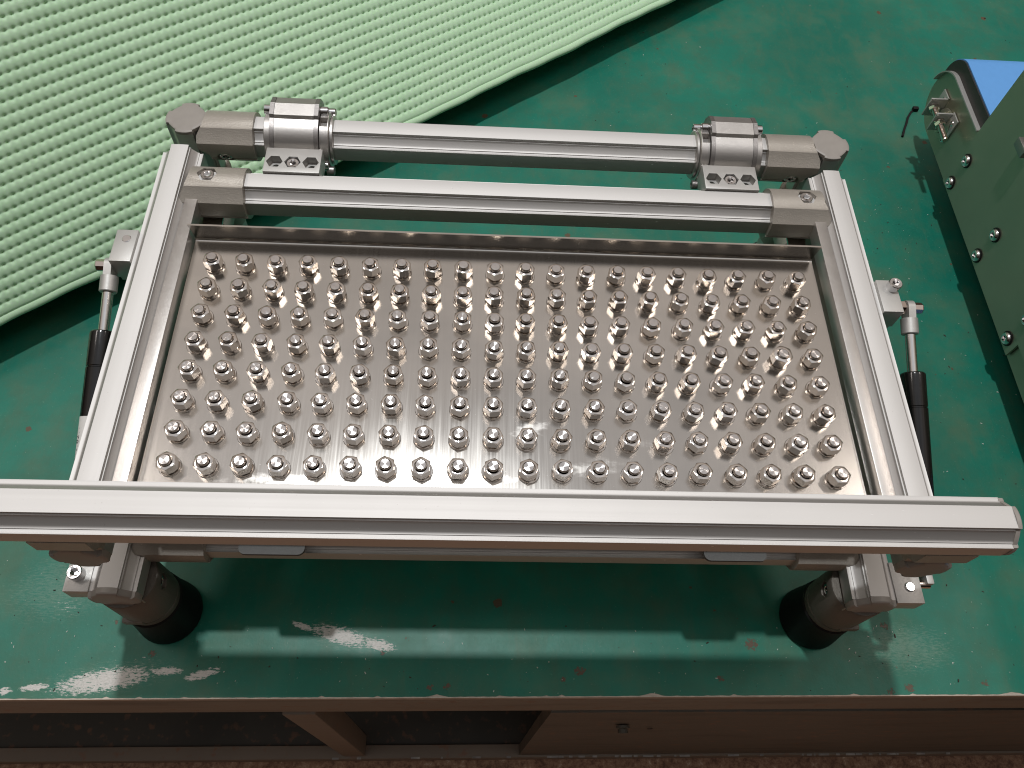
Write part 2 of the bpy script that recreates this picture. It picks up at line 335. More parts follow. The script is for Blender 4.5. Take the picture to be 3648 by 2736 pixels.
def socket_screw(r, h, key, depth, origin, axis, mb=None, seg=36, button=False, shank=0, shank_r=0, twist=0.0):
    """cap screw head seated at origin, pointing along axis, with a hexagon socket"""
    o = Vector(origin); x, y, a = basis(axis); mb = mb or MB(); rings = []
    def ring(fn, z): rings.append([o + x * (fn(2 * math.pi * i / seg) * math.sin(2 * math.pi * i / seg + twist)) + y * (fn(2 * math.pi * i / seg) * math.cos(2 * math.pi * i / seg + twist)) + a * z for i in range(seg)])
    if shank: ring(lambda t: shank_r, -shank); ring(lambda t: shank_r, 0)
    ring(lambda t: r, 0)
    if button:
        for k in range(1, 5): ring(lambda t, k=k: r * math.cos(k * .24), h * math.sin(k * .35) / math.sin(1.4))
    else: ring(lambda t: r, h - .7); ring(lambda t: r - .7, h)
    rk = min(r - 1.2, key / 2 * 1.2); ring(lambda t: rk, h); ring(lambda t: hexr(t, key), h - .3); ring(lambda t: hexr(t, key), h - depth)
    vs = [p for q in rings for p in q]; fs = []
    for j in range(len(rings) - 1):
        for i in range(seg): fs.append((j * seg + i, (j + 1) * seg + i, (j + 1) * seg + (i + 1) % seg, j * seg + (i + 1) % seg))
    fs.append(tuple(reversed(range((len(rings) - 1) * seg, len(rings) * seg)))); fs.append(tuple(range(seg)))
    return mb.add(vs, fs)
def cut(mb, cutters):
    """boolean difference, evaluated straight away"""
    def tmp(m):
        me = bpy.data.meshes.new('t'); me.from_pydata([tuple(v) for v in m.v], [], m.f); me.validate()
        bm = bmesh.new(); bm.from_mesh(me); bmesh.ops.remove_doubles(bm, verts=bm.verts, dist=.001); bmesh.ops.recalc_face_normals(bm, faces=bm.faces); bm.to_mesh(me); bm.free()
        o = bpy.data.objects.new('t', me); sc.collection.objects.link(o); return o
    A = tmp(mb); cs = [tmp(c) for c in cutters]
    for c_ in cs:
        md = A.modifiers.new('b', 'BOOLEAN'); md.operation = 'DIFFERENCE'; md.solver = 'EXACT'; md.object = c_
    dg = bpy.context.evaluated_depsgraph_get(); ev = A.evaluated_get(dg); me = ev.to_mesh()
    out = MB(); out.add([v.co.copy() for v in me.vertices], [list(p.vertices) for p in me.polygons]); ev.to_mesh_clear()
    for o in [A] + cs: me_ = o.data; bpy.data.objects.remove(o); bpy.data.meshes.remove(me_)
    return out
def empty(name, origin, label, cat, group=None):
    o = bpy.data.objects.new(name, None); sc.collection.objects.link(o); o.location = W(origin); LOC[o.name] = W(origin)
    o.empty_display_size = .02; o['label'] = label; o['category'] = cat
    if group: o['group'] = group
    return o

RP = 21.5
def pipe_section(R=RP, deep=True):
    pts = []
    for q in range(4):
        c = q * 90
        for k in range(9):
            d_ = -23 + 46 * k / 8; t = math.radians(c + d_); rr = (R + .8) * (.2 + .8 * math.cos(math.radians(23)) / math.cos(math.radians(d_))); pts.append((rr * math.sin(t), rr * math.cos(t)))
        for (d, r) in ((24.2, R - 1.5), (26.5, R - 2.6), (29.5, R - 2.2), (31.5, R - 2.9), (36, R - 3.35), (45, R - 3.6), (54, R - 3.35), (58.5, R - 2.9), (60.5, R - 2.2), (63.5, R - 2.6), (65.8, R - 1.5)):
            t = math.radians(c + d); pts.append((r * math.sin(t), r * math.cos(t)))
    return pts
SEC = pipe_section()
def cap_section(R=RP + .4):
    pts = []
    for q in range(4):
        c = q * 90
        for k in range(9): t = math.radians(c - 24 + 48 * k / 8); pts.append((R * math.sin(t), R * math.cos(t)))
        for (d, r) in ((26, R - 2.4), (33, R - 2.7), (45, R - 3.0), (57, R - 2.7), (64, R - 2.4)): t = math.radians(c + d); pts.append((r * math.sin(t), r * math.cos(t)))
    return pts
CSEC = cap_section()
def pipe(p0, p1): return sweep(SEC, p0, p1)
def end_cap(p, axis, t=4.5, dome=2.2):
    a = Vector(axis).normalized(); p = Vector(p); mb = MB(); n = len(CSEC); x, y, _ = basis(a); vs = []
    prof = ((1.0, 0), (1.0, t), (.975, t + dome * .45), (.90, t + dome * .85), (.80, t + dome))
    for (s, h) in prof:
        for (u, w_) in CSEC: vs.append(p + x * u * s + y * w_ * s + a * h)
    fs = [(j * n + i, j * n + (i + 1) % n, (j + 1) * n + (i + 1) % n, (j + 1) * n + i) for j in range(len(prof) - 1) for i in range(n)]
    fs.append(tuple(range((len(prof) - 1) * n, len(prof) * n))); fs.append(tuple(reversed(range(n)))); return mb.add(vs, fs)
def hex_prism(af, origin, axis, h):
    return sweep([(hexr(t, af) * math.sin(t), hexr(t, af) * math.cos(t)) for t in [math.pi / 6 + k * math.pi / 3 for k in range(6)]], origin, Vector(origin) + Vector(axis).normalized() * h)

# ------------------------------------------------------------------ floor and table
fl = obj('floor', box((0, 0, -1055), (9000, 9000, 10)), FLOOR); fl['kind'] = 'structure'
tr = math.radians(.49)
TM = Matrix.Rotation(tr, 4, 'Z')
table = empty('workbench', (0, 0, -1050), 'green painted steel workbench with rust spots and white scrapes along its near edge', 'workbench')
def tbox(c, s, bev=0): return box(c, s, bev).xf(TM)
# table top: the painted upper face is its own sheet on a bare steel plate
obj('steel_plate', tbox((60, 747, -255.2), (3000, 2000, 9.6), 0), EDGE, table)
def paint_sheet():
    mb = MB(); n = 750; x0, x1 = -1440, 1560; vs = []
    for i in range(n + 1):
        x = x0 + (x1 - x0) * i / n
        if -620 < x < 700:
            e = 1.0 + random.random() * .45 + (1.6 * random.random() if random.random() < .07 else 0)
            for cx, ww, dd in ((158, 12, 3.2), (-64, 10, 2.2), (372, 6, 1.3), (545, 15, 2.4)): e += dd * max(0, 1 - abs(x - cx) / ww)
        else: e = 1
        vs.append((x, -253 + e, -250.0)); vs.append((x, -253 + e, -250.45))
    fs = []
    k = len(vs)
    vs += [(x0, 1747, -250), (x1, 1747, -250)]
    top = [2 * i for i in range(n + 1)]
    fs.append(tuple(top + [k + 1, k]))
    for i in range(n): fs.append((2 * i + 1, 2 * i + 3, 2 * i + 2, 2 * i))
    return mb.add(vs, fs).xf(TM)
ps = paint_sheet()
obj('painted_top', ps, GREEN, table, (0, 0, -250))
obj('edge_beam', tbox((60, -221, -314), (3000, 60, 104), 1.5), BEAM, table)
obj('apron_panel', tbox((780, -245, -652), (1430, 16, 566), 0), PANEL, table)
obj('lower_rail', tbox((60, -246, -958), (3000, 22, 44), 1.5), BROWN, table)
lr = MB(); x = -262
while x < 900:
    l = random.uniform(3, 20); gap = random.uniform(1, 14) if (x > 60 and random.random() < .8) else random.uniform(14, 90)
    lr.merge(tbox((x + l / 2, -256.2, -936.1), (l, 3.2, 1.8))); x += l + gap
o = obj('chipped_paint', lr, CHIP, table); o['kind'] = 'stuff'
obj('leg', tbox((-224, -236, -655), (38, 34, 560), 2), BROWN, table)
obj('leg', tbox((-1300, -225, -690), (50, 40, 700), 2), BROWN, table); obj('leg', tbox((1400, -225, -690), (50, 40, 700), 2), BROWN, table)
obj('leg', tbox((-1300, 1650, -690), (50, 40, 720), 2), BROWN, table); obj('leg', tbox((1400, 1650, -690), (50, 40, 720), 2), BROWN, table)
obj('shade_shelf', tbox((60, 735, -950), (2900, 1950, 6), 0), SHADESH, table)  # sheet added to make the shaded void under the bench dark
obj('bolt', lathe([(9, 0), (9, 3), (6.5, 4), (6.5, 9), (4, 10)], (172, -253, -490), (0, -1, 0), 20), PANEL, table)
obj('drilled_hole', lathe([(4, 0), (4, .6)], (214, -253, -520), (0, -1, 0), 16), RUB, table)

# ------------------------------------------------------------------ the stand
st = empty('tilting_frame_stand', (0, 0, -250), 'silver aluminium pipe stand holding a steel plate studded with rows of hex nuts', 'stand')
def XB(s, y): c_ = -2 + 7 * (y + 193) / 473; return c_ + s * (342 + 2 * (y + 193) / 473)   # base pipe centre lines, very slightly out of square
ZU, ZB = -18, -108
XC = 2.5
def XU(s): return XC + s * 343
# base rails, posts, feet
def joint_section():
    pts = []
    for d in range(-84, 25, 12): pts.append((25.6, d))
    pts += [(27.0, 30), (25.9, 48), (28.2, 64), (27.2, 78), (26.6, 92), (26.6, 103), (23.6, 104.5), (23.6, 108), (26.6, 109.5)]
    for d in range(120, 265, 12): pts.append((25.2, d))
    return [(r * math.sin(math.radians(d)), r * math.cos(math.radians(d))) for r, d in pts], [d for r, d in pts]
JS, JD = joint_section()
def cross_joint(parent, x_pipe, sgn, length, y, z, face=-1, hexface='top', name='pipe_joint', flip=1):
    """cast clamp joining a cross pipe along x to a rail along y.  sgn=-1: rail on the left"""
    x0 = x_pipe - sgn * 19.0; x1 = x_pipe - sgn * (22 + length)
    sec = [(a_ * (1 if sgn < 0 else -1) , b_ * flip) for a_, b_ in JS]
    # saddle prongs: how far the rail end of each section point reaches
    ext = []
    for d in JD:
        dd = d % 360
        if 20 <= dd <= 45: e = 3.5
        elif 45 < dd <= 80: e = 8.0
        elif dd < 20 or dd > 276: e = 1.0
        elif 70 < dd < 110: e = -2.5
        else: e = -3
        ext.append(e)
    # section's first axis must point to -y (towards the viewer)
    p0, p1 = Vector((x0, y, z)), Vector((x1, y, z)); bx_, by_, ba = basis(p1 - p0)
    k = 1 if bx_.y < 0 else -1
    sec = [((a_ if k > 0 else -a_), b_ * flip) for a_, b_ in JS]
    if k < 0 and flip > 0 or k > 0 and flip < 0: sec = sec[::-1]; ext = ext[::-1]
    mb = sweep(sec, p0, p1, ends0=ext)
    # hexagonal pocket with a socket screw in it
    if hexface == 'top': axis = Vector((0, .10, 1)).normalized(); sy = 0
    else: axis = Vector((0, -1, -.35)).normalized()
    px = x_pipe - sgn * 36
    surf = Vector((px, y, z)) + axis * 26.5
    mb = cut(mb, [hex_prism(17.5, surf - axis * 9.5, axis, 14)])
    j = obj(name, mb, CAST, parent, angle=28)
    # pipe-mouth lip
    obj('screw', socket_screw(6.6, 7.5, 6, 4.5, surf - axis * 9.4, axis, twist=.3), CHROME, parent)
    return j
for s in (-1, 1):
    yf = -188; p0 = (XB(s, yf), yf, ZB); p1 = (XB(s, 300), 258, ZB)
    rail = obj('base_rail', pipe(p0, p1), ALU_Y, st); obj('end_cap', end_cap(p0, (0, -1, 0)), CAP, rail)
    # vertical rear post with its cap
    px = XB(s, 281); zt = 3
    post = obj('rear_post', pipe((px, 281, -204), (px, 281, zt)), ALU_Z, st); obj('end_cap', end_cap((px, 281, zt), (0, 0, 1), 3.4, .9), CAP, post)
    foot_prof = [(29.5, 46), (30.5, 44), (31, 30), (32.5, 12), (33.5, 3), (32.5, 0)]
    for (fx, fy) in ((XB(s, -170), -170), (px, 281)):
        ft = obj('rubber_foot', lathe([(32.5, 0), (33.5, 3), (32.8, 12), (30.5, 32), (29, 58), (26.5, 61)], (fx, fy, -250), (0, 0, 1), 40), RUB, st)
    # cast tee under the front of the rail
    lx, ly = XB(s, -170), -170
    body = lathe([(27, -98), (28.2, -96), (28.2, -32), (27.4, -30.5), (27.4, -28.5), (28.4, -27), (28.4, -22), (25, -10), (23, -4.5)][::1], (lx, ly, ZB), (0, 0, 1), 48)
    body = lathe([(25.5, -84), (27.3, -82.6), (27.6, -74), (26.6, -73), (26.6, -71.4), (28.2, -70), (28.2, -14), (27.4, -12.6)], (lx, ly, ZB), (0, 0, 1), 48)
    inw = -s
    body = cut(body, [hex_prism(14, (lx + inw * 17.5, ly + 2, ZB - 30), (inw, 0, 0), 16)])
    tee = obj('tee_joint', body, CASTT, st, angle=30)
    obj('screw', socket_screw(5.6, 7, 5, 4, (lx + inw * 19, ly + 2, ZB - 30), (inw, 0, 0)), CHROME, tee)
    # saddle wings clasping the rail
    obj('saddle', box((lx, ly + 3, ZB - 17), (40, 49, 9), 2.5), CAST, tee)
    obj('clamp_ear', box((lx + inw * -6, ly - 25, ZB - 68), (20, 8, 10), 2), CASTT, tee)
    # rail to rear post
    body = lathe([(25.5, -40), (27, -38.6), (27, 38.6), (25.5, 40)], (px, 281, ZB), (0, 0, 1), 48)
    rj = obj('tee_joint', body, CAST, st)
    obj('sleeve', sweep([(26 * math.sin(math.radians(k * 10)), 26 * math.cos(math.radians(k * 10))) for k in range(36)], (px, 262, ZB), (px, 224, ZB)), CAST, rj)
    # stub leg joint seen between the cross pipe and the plate flange
    lgx = XB(s, 205)
    body = lathe([(26, -60), (28.2, -58), (28.2, -14), (27.4, -12.6)], (lgx, 205, ZB), (0, 0, 1), 40)
    obj('tee_joint', body, CAST, st)
    obj('leg_tube', pipe((lgx, 205, -206), (lgx, 205, ZB - 20)), ALU_Z, st)
    obj('rubber_foot', lathe([(32.5, 0), (33.5, 3), (32.8, 12), (30.5, 30), (29.5, 44), (27, 47)], (lgx, 205, -250), (0, 0, 1), 40), RUB, st)

# base front cross pipe
yfc = -131
fc = obj('cross_pipe', pipe((XB(-1, yfc) + 20, yfc, ZB), (XB(1, yfc) - 20, yfc, ZB)), ALU_X, st)
cross_joint(fc, XB(-1, yfc), -1, 52, yfc, ZB, hexface='none_', name='pipe_joint') if False else None
def plain_joint(parent, x_pipe, sgn, length, y, z, hexface, flip=1, **k): return cross_joint(parent, x_pipe, sgn, length, y, z, hexface=hexface, flip=flip)
plain_joint(fc, XB(-1, yfc), -1, 51, yfc, ZB, 'top'); plain_joint(fc, XB(1, yfc), 1, 46, yfc, ZB, 'top')
# zinc plated stop plates clamped on the front cross pipe
for xc_ in (-208, 210):
    mb = box((xc_, -134, -83.6), (58, 41, 3.6), 0)
    bm = bmesh.new(); bmesh.ops.create_cube(bm, size=1); bmesh.ops.scale(bm, vec=(58, 43, 3.6), verts=bm.verts)
    ve = [e for e in bm.edges if abs(e.verts[0].co.z - e.verts[1].co.z) > 1]
    bmesh.ops.bevel(bm, geom=ve, offset=6, segments=4, profile=.5, affect='EDGES'); bmesh.ops.translate(bm, vec=(xc_, -137, -83.6), verts=bm.verts); bm.verts.index_update()
    mb = MB(); mb.add([v.co.copy() for v in bm.verts], [[v.index for v in f.verts] for f in bm.faces]); bm.free()
    sp = obj('stop_plate', mb, cast('zinc plated sheet %d' % (xc_ > 0), (.115, .115, .113), .75, .3, metal=.1), fc)
    obj('screw', socket_screw(6.2, 4, 5, 3, (xc_ + 7, -139, -81.8), (0, 0, 1), button=True), CHROME, sp)
    obj('screw', socket_screw(5.5, 5, 4, 3, (xc_ - 10, -148, -89), (0, -.5, -1), button=True), CASTD, sp)
    obj('spacer', box((xc_, -124, -87.2), (40, 22, 4), .6), CASTD, sp)

# hinge pipe between the posts
yh, zh = 281, -17
hp = obj('hinge_pipe', pipe((XB(-1, yh) + 20, yh, zh), (XB(1, yh) - 20, yh, zh)), ALU_X, st)
for s, L in ((-1, 47), (1, 47)):
    cross_joint(hp, XB(s, yh), s, L, yh, zh, hexface='front', name='pipe_joint', flip=1)
# hinge housings
def housing(cx, sgn):
    """sgn = +1 when the collar (inner side) is towards +x"""
    def sec(R, grow=0):
        pts = []
        # start at front bottom, go up the front, over the stepped lug, down the back. (y, z) relative to the axis
        for d in range(-150, 12, 9): pts.append((R * math.sin(math.radians(-d)) * -1, R * math.cos(math.radians(-d))))
        return pts
    def prof(g):
        R = 31 + g; pts = []
        for d in range(200, 351, 10): t = math.radians(d); pts.append((R * math.sin(t), R * math.cos(t)))      # front side (y<0)
        pts += [(-4, 31 + g), (-2.5, 35 + g), (12, 37.5 + g), (24, 34 + g), (31 + g, 24), (34 + g, 10), (31 + g, 2)]
        for d in range(100, 161, 10): t = math.radians(d); pts.append((R * math.sin(t), R * math.cos(t)))
        return [(y_, z_) for y_, z_ in pts]
    def ext(pr, xa, xb):
        n = len(pr); vs = [(xa, yh + p[0], zh + p[1]) for p in pr] + [(xb, yh + p[0], zh + p[1]) for p in pr]
        fs = [(i, (i + 1) % n, n + (i + 1) % n, n + i) for i in range(n)] + [tuple(reversed(range(n))), tuple(range(n, 2 * n))]
        return MB().add(vs, fs)
    h = obj('hinge_housing', ext(prof(0), cx - 20.5, cx + 20.5), HOUS, st, angle=22)
    for q in (-1, 1):
        obj('end_plate', ext(prof(.6), cx + q * 20.7, cx + q * 25.2), CASTD, h, angle=22)
        obj('screw', socket_screw(5.4, 8.2, 4, 3.5, (cx + q * 25.4, yh + 13, zh + 27), (q, 0, 0)), CHROME, h)
        obj('screw', socket_screw(5.4, 8.2, 4, 3.5, (cx + q * 25.4, yh - 29, zh - 9), (q, 0, 0)), CHROME, h)
    # collars
    q = sgn
    obj('collar', cut(lathe([(27, 0), (28.6, .8), (28.6, 9.5), (27, 10.2)], (cx + q * 25.3, yh, zh), (q, 0, 0), 48), [box((cx + q * 30, yh - 3, zh + 27), (8, 12, 10))]), HOUS, h)
    obj('collar', lathe([(24, 0), (25.5, .6), (25.5, 3), (24, 3.6)], (cx + q * 35.6, yh, zh), (q, 0, 0), 48), HOUS, h)
    obj('collar', lathe([(26.5, 0), (28, .8), (28, 6), (27, 6.6)], (cx - q * 25.3, yh, zh), (-q, 0, 0), 48), HOUS, h)
    obj('screw', socket_screw(4.8, 8, 4, 3, (cx + q * 31, yh + 23, zh + 17), (q, 0, 0)), CHROME, h)
    obj('screw', socket_screw(4.8, 8, 4, 3, (cx + q * 31, yh - 31, zh - 14), (q, 0, 0)), CASTD, h)
    # bracket block with three hexagonal pockets
    bw, z1, z0 = 57, 5.5, -17
    bc = cx + 3.0 * -1 if sgn > 0 else cx - 9
    bc = -223 if cx < 0 else 232.5
    blk = box((bc, 227.5, (z0 + z1) / 2), (bw, 33, z1 - z0), .8)
    cs = []
    for k in (-1, 0, 1):
        cs.append(hex_prism(14.6, (bc + k * 18.3, 225, z1 - 9), (0, 0, 1), 14)); cs.append(lathe([(4.3, 0), (4.3, 40)], (bc + k * 18.3, 225, z0 - 6), (0, 0, 1), 20))
    blk = cut(blk, cs)
    bo = obj('bracket_block', blk, BLOCK if cx > 0 else BLOCK, h, angle=25)
    obj('screw', socket_screw(6.4, 7.8, 6, 4, (bc, 225, z1 - 8.8), (0, 0, 1), shank=16, shank_r=4), CHROME, h)
    obj('web', box((bc, 247, -16), (bw - 6, 14, 24), 1), HOUS, h)
housing(-226.5, 1); housing(241, -1)

# upper (tilting) frame
yf, yr = -178, 246
for s in (-1, 1):
    x = XU(s); rail = obj('side_rail', pipe((x, yf, ZU), (x, yr, ZU)), ALU_Y, st); obj('end_cap', end_cap((x, yf, ZU), (0, -1, 0)), CAP, rail)
yc = 201
rc = obj('cross_pipe', pipe((XU(-1) + 20, yc, ZU), (XU(1) - 20, yc, ZU)), ALU_X, st)
cross_joint(rc, XU(-1), -1, 51, yc, ZU, hexface='top'); cross_joint(rc, XU(1), 1, 51, yc, ZU, hexface='top')
# handle bar across the front
yhb, zhb = -168, 47
hb = obj('handle_bar', pipe((-384, yhb, zhb), (376, yhb, zhb)), ALU_X, st)
obj('end_cap', end_cap((-384, yhb, zhb), (-1, 0, 0), 3, 2), CAP, hb); obj('end_cap', end_cap((376, yhb, zhb), (1, 0, 0), 3, 2), CAP, hb)
for s in (-1, 1):
    x = XU(s) + s * 1
    j = obj('stacking_joint', sweep([(-24, 10), (-24, -8), (-18, -16), (18, -16), (24, -8), (24, 10)], (x - s * 6 - 21, yhb + 4, 24), (x - s * 6 + 21, yhb + 4, 24)), CAST, hb, angle=25)
    obj('clamp_foot', box((x - s * 2, yhb + 6, 0), (44, 38, 16), 4), CAST, j)

# ------------------------------------------------------------------ plate with nuts
def plate_mesh():
    x0, x1, ya, yb, zt, th = -310 + .5, 310.5, -137, 138, -16, 2
    sec = [(ya, zt - 14), (ya, zt - 1.5), (ya + .6, zt - .4), (ya + 1.6, zt), (ya + 2.6, zt), (yb - 5, zt)]     # small lip down at the front
    for k in range(0, 7):                                       # rear bend radius
        t = math.radians(k * 15); sec.append((yb - 3 + 3 * math.sin(t), zt + 3 - 3 * math.cos(t)))
    sec += [(yb, zt + 5), (yb, zt + 20.6)]
    out = [(yb + th, zt + 20.6), (yb + th, zt + 5)]
    for k in range(6, -1, -1): t = math.radians(k * 15); out.append((yb - 3 + 5 * math.sin(t), zt + 3 - 5 * math.cos(t)))
    out += [(yb - 5, zt - th), (ya + 4, zt - th), (ya + 2, zt - th), (ya + 2, zt - 14)]
    pr = sec + out; n = len(pr); m = len(sec)
    vs = []
    for i, x in enumerate((x0, x1)):
        for (y, z) in pr:
            xx = x
            if z > zt + 5: xx = x + (-2.8 if i == 0 else 2.8)       # the upturned flange is a little wider than the floor of the plate
            vs.append((xx, y, z))
    fs = [(i, (i + 1) % n, n + (i + 1) % n, n + i) for i in range(n)] + [tuple(reversed(range(n))), tuple(range(n, 2 * n))]
    return MB().add(vs, fs)
pl = obj('stainless_plate', plate_mesh(), PLATE, st, (0, 0, -16), angle=25)
for s in (-1, 1):
    obj('guard_strip', box((XU(s) - s * 22.6, 19, -11.5), (12, 318, 18), .5), HOUS, st)
for s in (-1, 1):   # ledge strips fixed under the rails that carry the plate
    obj('ledge_strip', box((XU(s) - s * 18, 25, -41.6), (50, 330, 2.4), .3), PLATE, st)
def screw_thread(mb, p, r, h, pitch=1.25):
    return lathe([(r, 0)] + [(r - (.45 if k % 2 else 0), k * pitch / 2) for k in range(1, int(h / pitch * 2))] + [(r, h - .9), (r - .9, h)], p, (0, 0, 1), 20, mb)
nut_me = mesh_of(hexnut(15.4, 9.5, 5.2, (0, 0, 0), (0, 0, 1), ch=.972), 'nut', (0, 0, 0), 30); nut_me.materials.append(NUTM)
tall_me = mesh_of(hexnut(16.6, 10.8, 5.2, (0, 0, 0), (0, 0, 1)), 'nut', (0, 0, 0), 30); tall_me.materials.append(NUTM)
wm = lathe([(9.1, 0), (9.4, .3), (9.4, 1.2), (9.1, 1.5), (7.0, 1.55), (7.0, 1.8), (7.2, 2.0), (7.2, 3.4), (6.9, 3.6)], (0, 0, 0), (0, 0, 1), 36)
wash_me = mesh_of(wm, 'washer', (0, 0, 0), 30); wash_me.materials.append(WASH)
sm_ = lathe([(4.0, 0), (4.65, 5), (4.65, 15.1), (4.5, 15.6), (4.15, 15.9), (0.02, 15.95)], (0, 0, 0), (0, 0, 1), 28)
stud_me = mesh_of(sm_, 'stud', (0, 0, 0), 25); stud_me.materials.append(STUDS)
for r in range(8):
    for c_ in range(20):
        x, y = (c_ - 9.5) * 30, (3.5 - r) * 30
        x += random.gauss(0, .25); y += random.gauss(0, .25)
        for nm, me, z in (('washer', wash_me, -16), ('nut', tall_me if (r, c_) == (3, 18) else nut_me, -12.6), ('stud', stud_me, -15.9 + random.uniform(-.5, .3))):
            xx, yy = (x + random.gauss(0, .35), y + random.gauss(0, .35)) if nm == 'washer' else (x, y)
            o = link(nm, me, None, pl, (xx, yy, z)); o.rotation_euler = (random.gauss(0, .012), random.gauss(0, .012), random.uniform(0, 6.28))

# ------------------------------------------------------------------ gas springs
def gas(s, xs, piv, low, blk_c, low_c, bolt_head_up, label_side):
    """s side, xs x of spring axis, piv/low = (y,z) of the end pins"""
    # upper block
    bx0 = XU(s) + s * 20.5; bx1 = blk_c[0]
    b1 = obj('anchor_block', box(((bx0 + bx1) / 2, blk_c[1], -18), (abs(bx1 - bx0), 38, 26), .5), BLOCK, st)
    if bolt_head_up: obj('screw', socket_screw(6.6, 8.2, 6, 4, ((bx0 + bx1) / 2 + s * 5, blk_c[1] + 10, -5), (0, 0, 1), twist=.2), CHROME, b1)
    else: obj('screw_end', lathe([(4.3, 0), (4.3, .6), (3.8, .9)], ((bx0 + bx1) / 2 - s * 1, blk_c[1] + 8, -5.2), (0, 0, 1), 20), CHROME, b1)
    obj('clamp_jaw', box(((bx0 + bx1) / 2 + s * 0, blk_c[1] - 2, -34), (abs(bx1 - bx0) - 4, 32, 5), .5), BLOCK, b1)
    lx0 = XB(s, -170) + s * 20.5; lx1 = low_c[0]
    b2 = obj('anchor_block', box(((lx0 + lx1) / 2, low_c[1], -108), (abs(lx1 - lx0), low_c[2], 20), .5), BLOCK, st)
    if not bolt_head_up: obj('screw', socket_screw(6.6, 8.6, 6, 4, ((lx0 + lx1) / 2 + s * 1, low_c[1] + 3, -98), (0, 0, 1), twist=.5), CHROME, b2)
    else: obj('screw_end', lathe([(4.6, 0), (4.6, 1.4), (3.9, 2)], ((lx0 + lx1) / 2 + s * 2, low_c[1] - 4, -98.2), (0, 0, 1), 20), CHROME, b2)
    # spring
    P, L = Vector((xs, *piv)), Vector((xs + (-0) * s, *low)); d = (L - P).normalized(); T = (L - P).length
    top = obj('gas_spring', lathe([(10.2, 0), (11.4, 1.2), (11.7, 3), (11.7, 33.6), (11.1, 34.2), (11.1, 35.2), (11.7, 35.8), (11.7, 150 if T > 260 else 140), (11.7, T - 66 - 14), (10.5, T - 66 - 12)], P + d * 66, d, 40), BLK, st)
    obj('rod', lathe([(4.9, 0), (4.9, 50)], P + d * 20, d, 32), ROD, top)
    obj('ferrule', lathe([(6.4, 0), (8.1, .8), (8.1, 15.6), (7.6, 16.4)], P + d * 10.5, d, 36), BLOCK, top)
    # flattened eye
    x, y, a = basis(d)
    eye = []
    for k in range(13): t = math.pi * (k / 12) - 0; eye.append((8.2 * math.cos(t) * -1, 8.2 * math.sin(t)))
    side = Vector((1, 0, 0)); mb = MB(); n = 0; loop = []
    nrm = d.cross(side).normalized()
    for k in range(13): t = math.pi * k / 12; loop.append(P - d * (7.6 * math.sin(t)) + nrm * (7.6 * math.cos(t)))
    loop += [P + d * 12 - nrm * 7.0, P + d * 12 + nrm * 7.0]
    vs = [p + side * 3.6 for p in loop] + [p - side * 3.6 for p in loop]; n = len(loop)
    mb.add(vs, [(i, (i + 1) % n, n + (i + 1) % n, n + i) for i in range(n)] + [tuple(reversed(range(n))), tuple(range(n, 2 * n))])
    obj('rod_eye', mb, BLOCK, top, angle=25)
    obj('pin', lathe([(5.9, 0), (5.9, 8.6), (5.2, 9.6)], P + Vector((s * 3.7, 0, 0)), (s, 0, 0), 8), BRASSY, top)
    if s > 0: obj('nut', hexnut(12.5, 5.5, 4, P + Vector((-s * 10.5, 0, 0)), (s, 0, 0)), BRASSY, top)
    obj('pin', lathe([(4, 0), (4, abs(xs - bx1) + 6)], P, (-s, 0, 0), 16), BRASSY, top)
    obj('pin', lathe([(4, 0), (4, 16 if s > 0 else 14)], L + Vector((-s * 14, 0, 0)), (s, 0, 0), 16), BRASSY, top)
    obj('lower_eye', box(L - d * 5, (7, 13, 13), 1.5), BLOCK, top)
    if label_side:
        # white sticker wrapped round the lower half of the cylinder, with its printed number
        t0, t1 = 66 + 82, 66 + 82 + 66; vs = []; fs = []; R_ = 11.8; seg = 30
        zc = -d.cross(Vector((1, 0, 0))).normalized(); zc = zc if zc.z > 0 else -zc
        for k in range(seg + 1):
            a_ = math.radians(-125 + 250 * k / seg); dr = Vector((math.sin(a_), 0, 0)) + zc * math.cos(a_)
            vs += [P + d * t0 + dr * R_, P + d * t1 + dr * R_]
        fs = [(2 * k, 2 * k + 1, 2 * k + 3, 2 * k + 2) for k in range(seg)]
        obj('sticker', MB().add(vs, fs), STICK, top)
        cu = bpy.data.curves.new('t', 'FONT'); cu.body = '05T-18211'; cu.size = 8.2; cu.align_x = 'RIGHT'; cu.align_y = 'CENTER'; cu.resolution_u = 2
        to = bpy.data.objects.new('t', cu); sc.collection.objects.link(to); dg = bpy.context.evaluated_depsgraph_get(); me = to.evaluated_get(dg).to_mesh()
        vs = []
        for v_ in me.vertices:
            along, across = v_.co.x, v_.co.y                       # reads towards the hinge
            a_ = (-across) / R_ * 1.0 - math.radians(48); dr = Vector((math.sin(a_), 0, 0)) + zc * math.cos(a_)
            vs.append(P + d * (t0 + 9 - along) + dr * (R_ + .12))
        tb = MB().add(vs, [list(p.vertices) for p in me.polygons]); to.to_mesh_clear(); bpy.data.objects.remove(to)
        obj('printed_number', tb, INK, top)
gas(-1, -384, (104, -18), (-172, -112), (-381, 119), (-386, -177, 24), False, True)
gas(1, 400, (83, -18), (-170, -110), (386, 88), (387, -172, 38), True, False)

